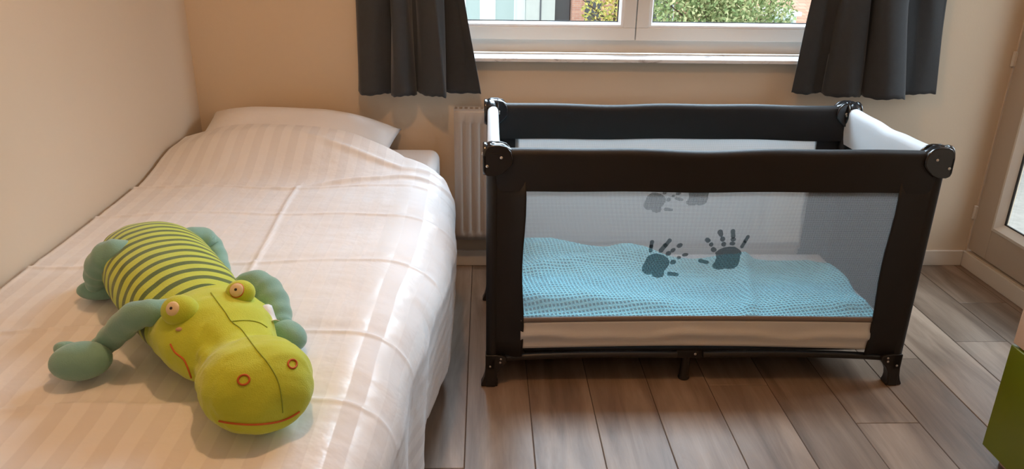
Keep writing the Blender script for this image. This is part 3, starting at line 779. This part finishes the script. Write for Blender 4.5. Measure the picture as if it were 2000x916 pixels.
# ------------------------------------------------------------------ cabinet at the right
cb = empty('drawer_cabinet', (1.309, 0, 0)); tag(cb, 'cabinet with lime green drawer below pale wooden front, at the right edge', 'cabinet')
CY1 = 1.628
MB().box(.020, .48, .72, CY1-.003, .048, .86).build('carcass', M['birch'], cb, bevel=.002)
MB().box(.045, .47, .74, CY1-.02, 0, .048).build('plinth', M['birch'], cb)
MB().box(0, .018, .72, CY1, .046, .348).build('drawer_front', M['green'], cb, bevel=.003)['label'] = 'lime green drawer front'
MB().box(.003, .019, .72, CY1-.001, .353, .86).build('cabinet_door', M['birch'], cb, bevel=.002)['label'] = 'pale wooden front'

# ------------------------------------------------------------------ plush crocodile
BZ = .560
toy = empty('plush_crocodile', (-.55, 1.28, BZ), 0); tag(toy, 'lime green plush crocodile with striped body and teal limbs lying on the bed', 'stuffed toy')
TO = Vector(toy.location)
def loft(name, secs, mat, attr=False, n=48, wr=0, seed=0, sup=2.3, folds=()):
    """secs: (x, y, half width, half height, z of the underside)"""
    S = catmull(secs, 7); m = len(S); G = []; al = []; acc = 0
    for i in range(m):
        a = S[min(i+1, m-1)]-S[max(i-1, 0)]; d = np.array([a[0], a[1]]); d /= max(np.linalg.norm(d), 1e-9)
        pr = np.array([-d[1], d[0]])
        if i: acc += float(np.hypot(*(S[i][:2]-S[i-1][:2])))
        x, y, hw, hh, zb = S[i]; hw = max(hw, .002); hh = max(hh, .002); row = []
        for k in range(n):
            t = 2*math.pi*k/n; c, s = math.cos(t), math.sin(t)
            e = 2/sup; cx_ = abs(c)**e*math.copysign(1, c); sz = abs(s)**e*math.copysign(1, s)
            if s < 0: sz *= .9
            r = 1+wr*float(fbm(np.array(i*.35), np.array(3*c+2*s*2.), seed))
            for fi, fw, fa, fn in folds: r += fa*math.sin(fn*t+2*math.sin(t*2+fi))*math.exp(-((i-fi)/fw)**2)
            row.append((x+pr[0]*hw*cx_*r-TO.x, y+pr[1]*hw*cx_*r-TO.y, zb+hh+hh*sz*r-TO.z))
            al.append(acc+.030*(1-c*c))
        G.append(row)
    mb = MB().grid(G, True); mb.f += [tuple(range(n)), tuple(range((m-1)*n, m*n))]
    o = mb.build(name, mat, toy, angle=180, sub=1)
    if attr:
        at = o.data.attributes.new('along', 'FLOAT', 'POINT'); at.data.foreach_set('value', al)
    return o
body = loft('body', [(-.792, 1.650, .03, .02, BZ+.028), (-.784, 1.638, .062, .042, BZ+.010), (-.760, 1.600, .090, .060, BZ), (-.715, 1.530, .104, .070, BZ-.003), (-.660, 1.445, .108, .073, BZ-.004), (-.605, 1.365, .106, .072, BZ-.003),
                     (-.555, 1.300, .102, .068, BZ), (-.515, 1.245, .094, .062, BZ), (-.485, 1.205, .080, .05, BZ+.004), (-.47, 1.185, .03, .03, BZ+.02)], M['stripe'], True, wr=.07, seed=3, sup=2.15, folds=((8, 5, .022, 8), (44, 6, .016, 9)))
head = loft('head', [(-.530, 1.270, .042, .030, BZ+.040), (-.524, 1.262, .074, .050, BZ+.020), (-.506, 1.238, .095, .064, BZ+.004), (-.477, 1.200, .099, .070, BZ-.002), (-.446, 1.163, .090, .066, BZ-.002), (-.420, 1.132, .074, .056, BZ), (-.402, 1.106, .071, .053, BZ+.001),
                     (-.381, 1.076, .083, .062, BZ), (-.360, 1.042, .088, .067, BZ-.002), (-.343, 1.014, .082, .063, BZ), (-.329, .992, .066, .050, BZ+.005), (-.321, .978, .040, .032, BZ+.016), (-.318, .974, .012, .012, BZ+.036)], M['lime'], wr=.12, seed=8, sup=2.1, folds=((38, 5, .030, 9), (22, 5, .014, 7)))
# limbs
def limb(name, pts, rad, flat=1.0):
    Q = catmull([(*(atz(u, v, z)-TO), r) for (u, v, z), r in zip(pts, rad)], 6)
    # rounded ends
    def ext(a, b): d = Vector(a[:3])-Vector(b[:3]); d.normalize(); return d
    d0 = ext(Q[0], Q[1]); d1 = ext(Q[-1], Q[-2]); P_, R_ = [], []
    for k in (3, 2, 1): th = k*math.pi/6.5; P_.append(Vector(Q[0][:3])+d0*Q[0][3]*math.sin(th)); R_.append(Q[0][3]*math.cos(th))
    for q_ in Q: P_.append(Vector(q_[:3])); R_.append(q_[3]*(1+.05*math.sin(len(P_)*1.3)))
    for k in (1, 2, 3): th = k*math.pi/6.5; P_.append(Vector(Q[-1][:3])+d1*Q[-1][3]*math.sin(th)); R_.append(Q[-1][3]*math.cos(th))
    return MB().tube(P_, R_, 18, flat).build(name, M['teal'], toy, angle=180, sub=1)
z = BZ
a1 = limb('arm', [(338, 606, z+.105), (300, 610, z+.115), (262, 618, z+.110), (232, 645, z+.075), (205, 672, z+.040), (185, 690, z+.030)], [.020, .023, .025, .024, .021, .018])
def blob(name, c, r, parent, rz=0):
    Mx = Matrix.Rotation(rz, 3, 'Z'); return MB().ball(Vector(c)-TO, r, 24, 16, Mx).build(name, M['teal'], parent, angle=180)
p = atz(158, 705, z+.034); blob('paw', p, (.050, .036, .033), a1, .25)
p = atz(116, 683, z+.044); MB().tube([p-TO+Vector((.030, -.004, -.008)), p-TO+Vector((.008, .0, .0)), p-TO+Vector((-.006, .004, .003)), p-TO+Vector((-.010, .006, .004))], [.022, .017, .010, .002], 16).build('thumb', M['teal'], a1, angle=180, sub=1)
limb('leg', [(256, 486, z+.115), (232, 490, z+.118), (212, 502, z+.105), (196, 524, z+.075), (190, 548, z+.045)], [.018, .030, .038, .036, .028], .85)
p = atz(196, 565, z+.022); blob('foot', p, (.046, .026, .022), bpy.data.objects['leg'] if False else toy, .15)
limb('leg', [(362, 462, z+.10), (392, 466, z+.085), (412, 484, z+.060), (425, 510, z+.038), (436, 536, z+.022)], [.022, .034, .034, .030, .022], .8)
a2 = limb('arm', [(468, 560, z+.075), (496, 556, z+.080), (520, 572, z+.070), (537, 600, z+.055), (545, 630, z+.040), (550, 648, z+.032)], [.020, .030, .033, .030, .025, .022])
p = atz(560, 655, z+.028); blob('paw', p, (.046, .030, .028), a2, -.7)
p = atz(584, 660, z+.026); MB().tube([p-TO+Vector((-.030, .004, 0)), p-TO+Vector((-.010, .0, .0)), p-TO+Vector((.003, -.006, 0)), p-TO+Vector((.006, -.009, 0))], [.022, .017, .009, .002], 16).build('thumb', M['teal'], a2, angle=180, sub=1)
# details laid on the real surface of the head
bpy.context.view_layer.update()
dg = bpy.context.evaluated_depsgraph_get()
def bvh_of(o):
    e = o.evaluated_get(dg); me_ = e.to_mesh(); mw = Matrix.Translation(TO)
    t = BVHTree.FromPolygons([mw @ v.co for v in me_.vertices], [tuple(p_.vertices) for p_ in me_.polygons]); e.to_mesh_clear(); return t
HB = bvh_of(head)
def hit(u, v):
    h = HB.ray_cast(CAM, ray(u, v)); return (h[0], h[1]) if h[0] else (None, None)
def thread(name, pix, r, mat, closed=False, nseg=6):
    Q = catmull(pix, nseg); pts = []
    for q_ in Q:
        h, nn = hit(q_[0], q_[1])
        if h: pts.append(h+nn*(r*.35)-TO)
    if len(pts) > 2: return MB().tube(pts, r, 8).build(name, mat, head, angle=180)
for u, v, ru, rv, tilt in ((476, 742, 11.5, 9.5, -.3), (571, 711, 8.5, 8.5, .5)):
    ring = [(u+ru*math.cos(t)*math.cos(tilt)-rv*math.sin(t)*math.sin(tilt), v+ru*math.cos(t)*math.sin(tilt)+rv*math.sin(t)*math.cos(tilt)) for t in np.linspace(0, 2*math.pi, 14)]
    thread('nostril', ring, .0016, M['orange'])
thread('mouth_line', [(428, 822), (450, 826), (490, 829), (530, 826), (560, 818), (585, 804)], .0016, M['orange'])
thread('mouth_line', [(333, 672), (342, 688), (358, 701), (366, 716), (374, 738)], .0015, M['orange'])
thread('seam', [(412, 572), (425, 590), (440, 610), (452, 628), (470, 642), (484, 660), (502, 684), (525, 712), (543, 745), (550, 780), (552, 806)], .0010, M['seam'])
thread('seam', [(452, 628), (480, 626), (505, 630), (522, 640)], .0010, M['seam'])
h, nn = hit(350, 643)
if h: MB().ball(h-TO, (.006, .005, .003), 12, 8).build('cheek_spot', M['pink'], head)
def eye(u, v, r, dz):
    c = atz(u, v, BZ+dz)
    e = MB().ball(c-TO, (r*1.15, r, r), 28, 18).build('eye_bump', M['lime'], toy, angle=180)
    return c, e
def eyedisc(c, e, r, d, s):
    d = Vector(d).normalized(); q_ = d.to_track_quat('Z', 'Y').to_matrix()
    MB().ball(c+d*r*.80-TO, (s*1.07, s*1.07, .0058), 24, 10, q_).build('eye_rim', M['seam'] if False else M['orange'], e, angle=180)
    w_ = MB().ball(c+d*r*.84-TO, (s, s, .0062), 24, 10, q_).build('eye', M['cream'], e, angle=180)
    MB().ball(c+d*(r*.84+.0060)-TO, (.0026, .0026, .0014), 12, 8, q_).build('pupil', M['pupil'], e, angle=180)
c, e = eye(352, 607, .027, .130); eyedisc(c, e, .027, (-.15, -.82, .60), .0125)
c, e = eye(470, 571, .022, .130); eyedisc(c, e, .022, (-.05, -.80, .62), .0125)
# care tag
t0_ = atz(513, 597, BZ+.100)-TO; t1_ = atz(528, 626, BZ+.088)-TO
G = [[t0_+(t1_-t0_)*a+Vector((.030*b_, .008*b_, -.03*b_*b_+.006*math.sin(6*a+b_*3))) for b_ in np.linspace(-.35, .5, 6)] for a in np.linspace(0, 1, 6)]
MB().grid(G).build('care_tag', M['tagw'], toy, solid=.001)

# ------------------------------------------------------------------ outside
GZ = -4.0
struct('ground', MB().box(-60, 70, YW+.5, 80, GZ-.2, GZ), M['ground'], smooth=False)
wb = empty('house', (-3, 30, GZ)); tag(wb, 'white rendered building with pale blinds seen through the left window pane', 'building')
MB().box(-6, 4.49, 0, 8, 0, 9).build('wall', M['white_render'], wb, smooth=False)
for i, (a, b_) in enumerate(((-4.4, -3.7), (-2.9, -2.2), (-.95, -.05)) ): pass
def ext_window(parent, x0, x1, z0, z1, pane, fr='winframe'):
    f = MB().box(x0-.06, x1+.06, -.04, .05, z0-.06, z0).box(x0-.06, x1+.06, -.04, .05, z1, z1+.06).box(x0-.06, x0, -.04, .05, z0, z1).box(x1, x1+.06, -.04, .05, z0, z1).build('window', M[fr], parent, smooth=False)
    MB().box(x0, x1, -.015, .01, z0, z1).build('pane', M[pane], f, smooth=False)
for zf in (1.4, 4.3):
    for a, b_ in ((-4.6, -3.7), (-2.9, -2.1), (-.9, -.12), (2.25, 2.77), (3.36, 4.06)): ext_window(wb, a, b_, zf, zf+1.7, 'blind')
gb = empty('garage', (2.03, 29.5, GZ)); tag(gb, 'pale concrete block between the white and the brick building', 'building')
MB().box(-.53, .54, 0, 6, 0, 4.2).build('wall', M['concrete'], gb, smooth=False)
MB().box(-.03, .03, -.02, .01, 0, 4.2).build('joint', M['darkglass'], gb, smooth=False)
MB().box(.56, 1.12, .3, 6, 0, 4.2).build('opening', M['darkglass'], gb, smooth=False)
bb = empty('brick_house', (5.5, 29.2, GZ)); tag(bb, 'red brick house with a dark window behind the yellow-leaved tree', 'building')
MB().box(-2.32, 1.75, 0, 7, 0, 7).build('wall', M['brick'], bb, smooth=False)
ext_window(bb, -1.86, -1.25, 1.5, 2.85, 'darkglass', 'brick'); ext_window(bb, .4, 1.4, 1.5, 2.9, 'darkglass')
rb = empty('roofed_house', (12.5, 26, GZ)); tag(rb, 'house with an orange tiled roof and small white dormer right of the tree', 'building')
MB().box(-5, 6, 2.0, 9, 0, 1.2).build('wall', M['brick'], rb, smooth=False)
MB().add([(-5.2, 0, .6), (6.2, 0, .6), (6.2, 4.5, 4.6), (-5.2, 4.5, 4.6), (-5.2, 9, .6), (6.2, 9, .6)], [(0, 1, 2, 3), (3, 2, 5, 4), (0, 3, 4), (1, 5, 2)]).build('roof', M['tile'], rb, smooth=False)
d_ = MB().box(-2.75, -1.85, .8, 2.5, 1.3, 2.62).build('dormer', M['white_render'], rb, smooth=False)
MB().box(-2.87, -1.73, .7, 2.7, 2.62, 2.75).build('dormer_roof', M['winframe'], d_, smooth=False)
MB().box(-2.65, -2.35, .77, .81, 1.6, 2.5).box(-2.25, -1.95, .77, .81, 1.6, 2.5).build('dormer_window', M['blind'], d_, smooth=False)
def tree(x, y, h, r, nleaf, ls, mat, label, seed, group='trees outside the window'):
    t = empty('tree', (x, y, GZ)); tag(t, label, 'tree', group); rs = np.random.RandomState(seed)
    m = MB().tube([(0, 0, 0), (.05, 0, h*.3), (.0, .05, h*.6), (.05, 0, h*.95)], [.14, .11, .07, .02], 10)
    for k in range(16):
        a = rs.rand()*6.28; z0 = h*(.25+.5*rs.rand()); l_ = r*(.6+.4*rs.rand())
        m.tube([(0, 0, z0), (math.cos(a)*l_*.5, math.sin(a)*l_*.5, z0+l_*.45), (math.cos(a)*l_, math.sin(a)*l_, z0+l_*.8)], [.05, .03, .008], 6)
    m.build('trunk', M['bark'], t)
    n = nleaf; d = rs.randn(n, 3); d /= np.linalg.norm(d, axis=1)[:, None]; rr = rs.rand(n)**.45
    lump = 1+.22*np.sin(d[:, 0]*7+seed)*np.sin(d[:, 2]*6+1)
    c = d*rr[:, None]*lump[:, None]*np.array([r, r, h*.46])+np.array([0, 0, h*.58])
    V = np.zeros((n, 4, 3)); a1_ = rs.randn(n, 3); a1_ /= np.linalg.norm(a1_, axis=1)[:, None]; b1 = np.cross(a1_, rs.randn(n, 3)); b1 /= np.linalg.norm(b1, axis=1)[:, None]
    s_ = ls*(.6+.8*rs.rand(n))[:, None]
    V[:, 0] = c-a1_*s_; V[:, 1] = c+b1*s_*.5; V[:, 2] = c+a1_*s_; V[:, 3] = c-b1*s_*.5
    mm = MB(); mm.v = [tuple(p_) for p_ in V.reshape(-1, 3)]; mm.f = [(4*i, 4*i+1, 4*i+2, 4*i+3) for i in range(n)]
    mm.build('foliage', M[mat], t, smooth=False)
tree(6.1, 21, 5.2, 1.75, 20000, .058, 'leaf_green', 'broad leafy green tree seen through the right window pane', 1)
tree(8.35, 23.2, 3.7, .85, 3200, .055, 'leaf_green', 'thinner greenish tree in front of the orange roof', 2)
tree(3.9, 24, 3.6, 1.1, 3200, .065, 'leaf_yellow', 'yellow-leaved tree in front of the brick house', 3)
# balcony outside the glass door
bal = empty('balcony', (XR+.15, 2.0, 0)); tag(bal, 'concrete balcony with a timber parapet outside the glass door', 'balcony')
MB().box(0.002, 1.5, -1.6, 2.6, -.14, .02).build('slab', M['balcony'], bal, bevel=.01)
MB().box(1.44, 1.5, -1.6, 2.6, .02, 1.0).build('parapet', M['cladding'], bal, bevel=.005)
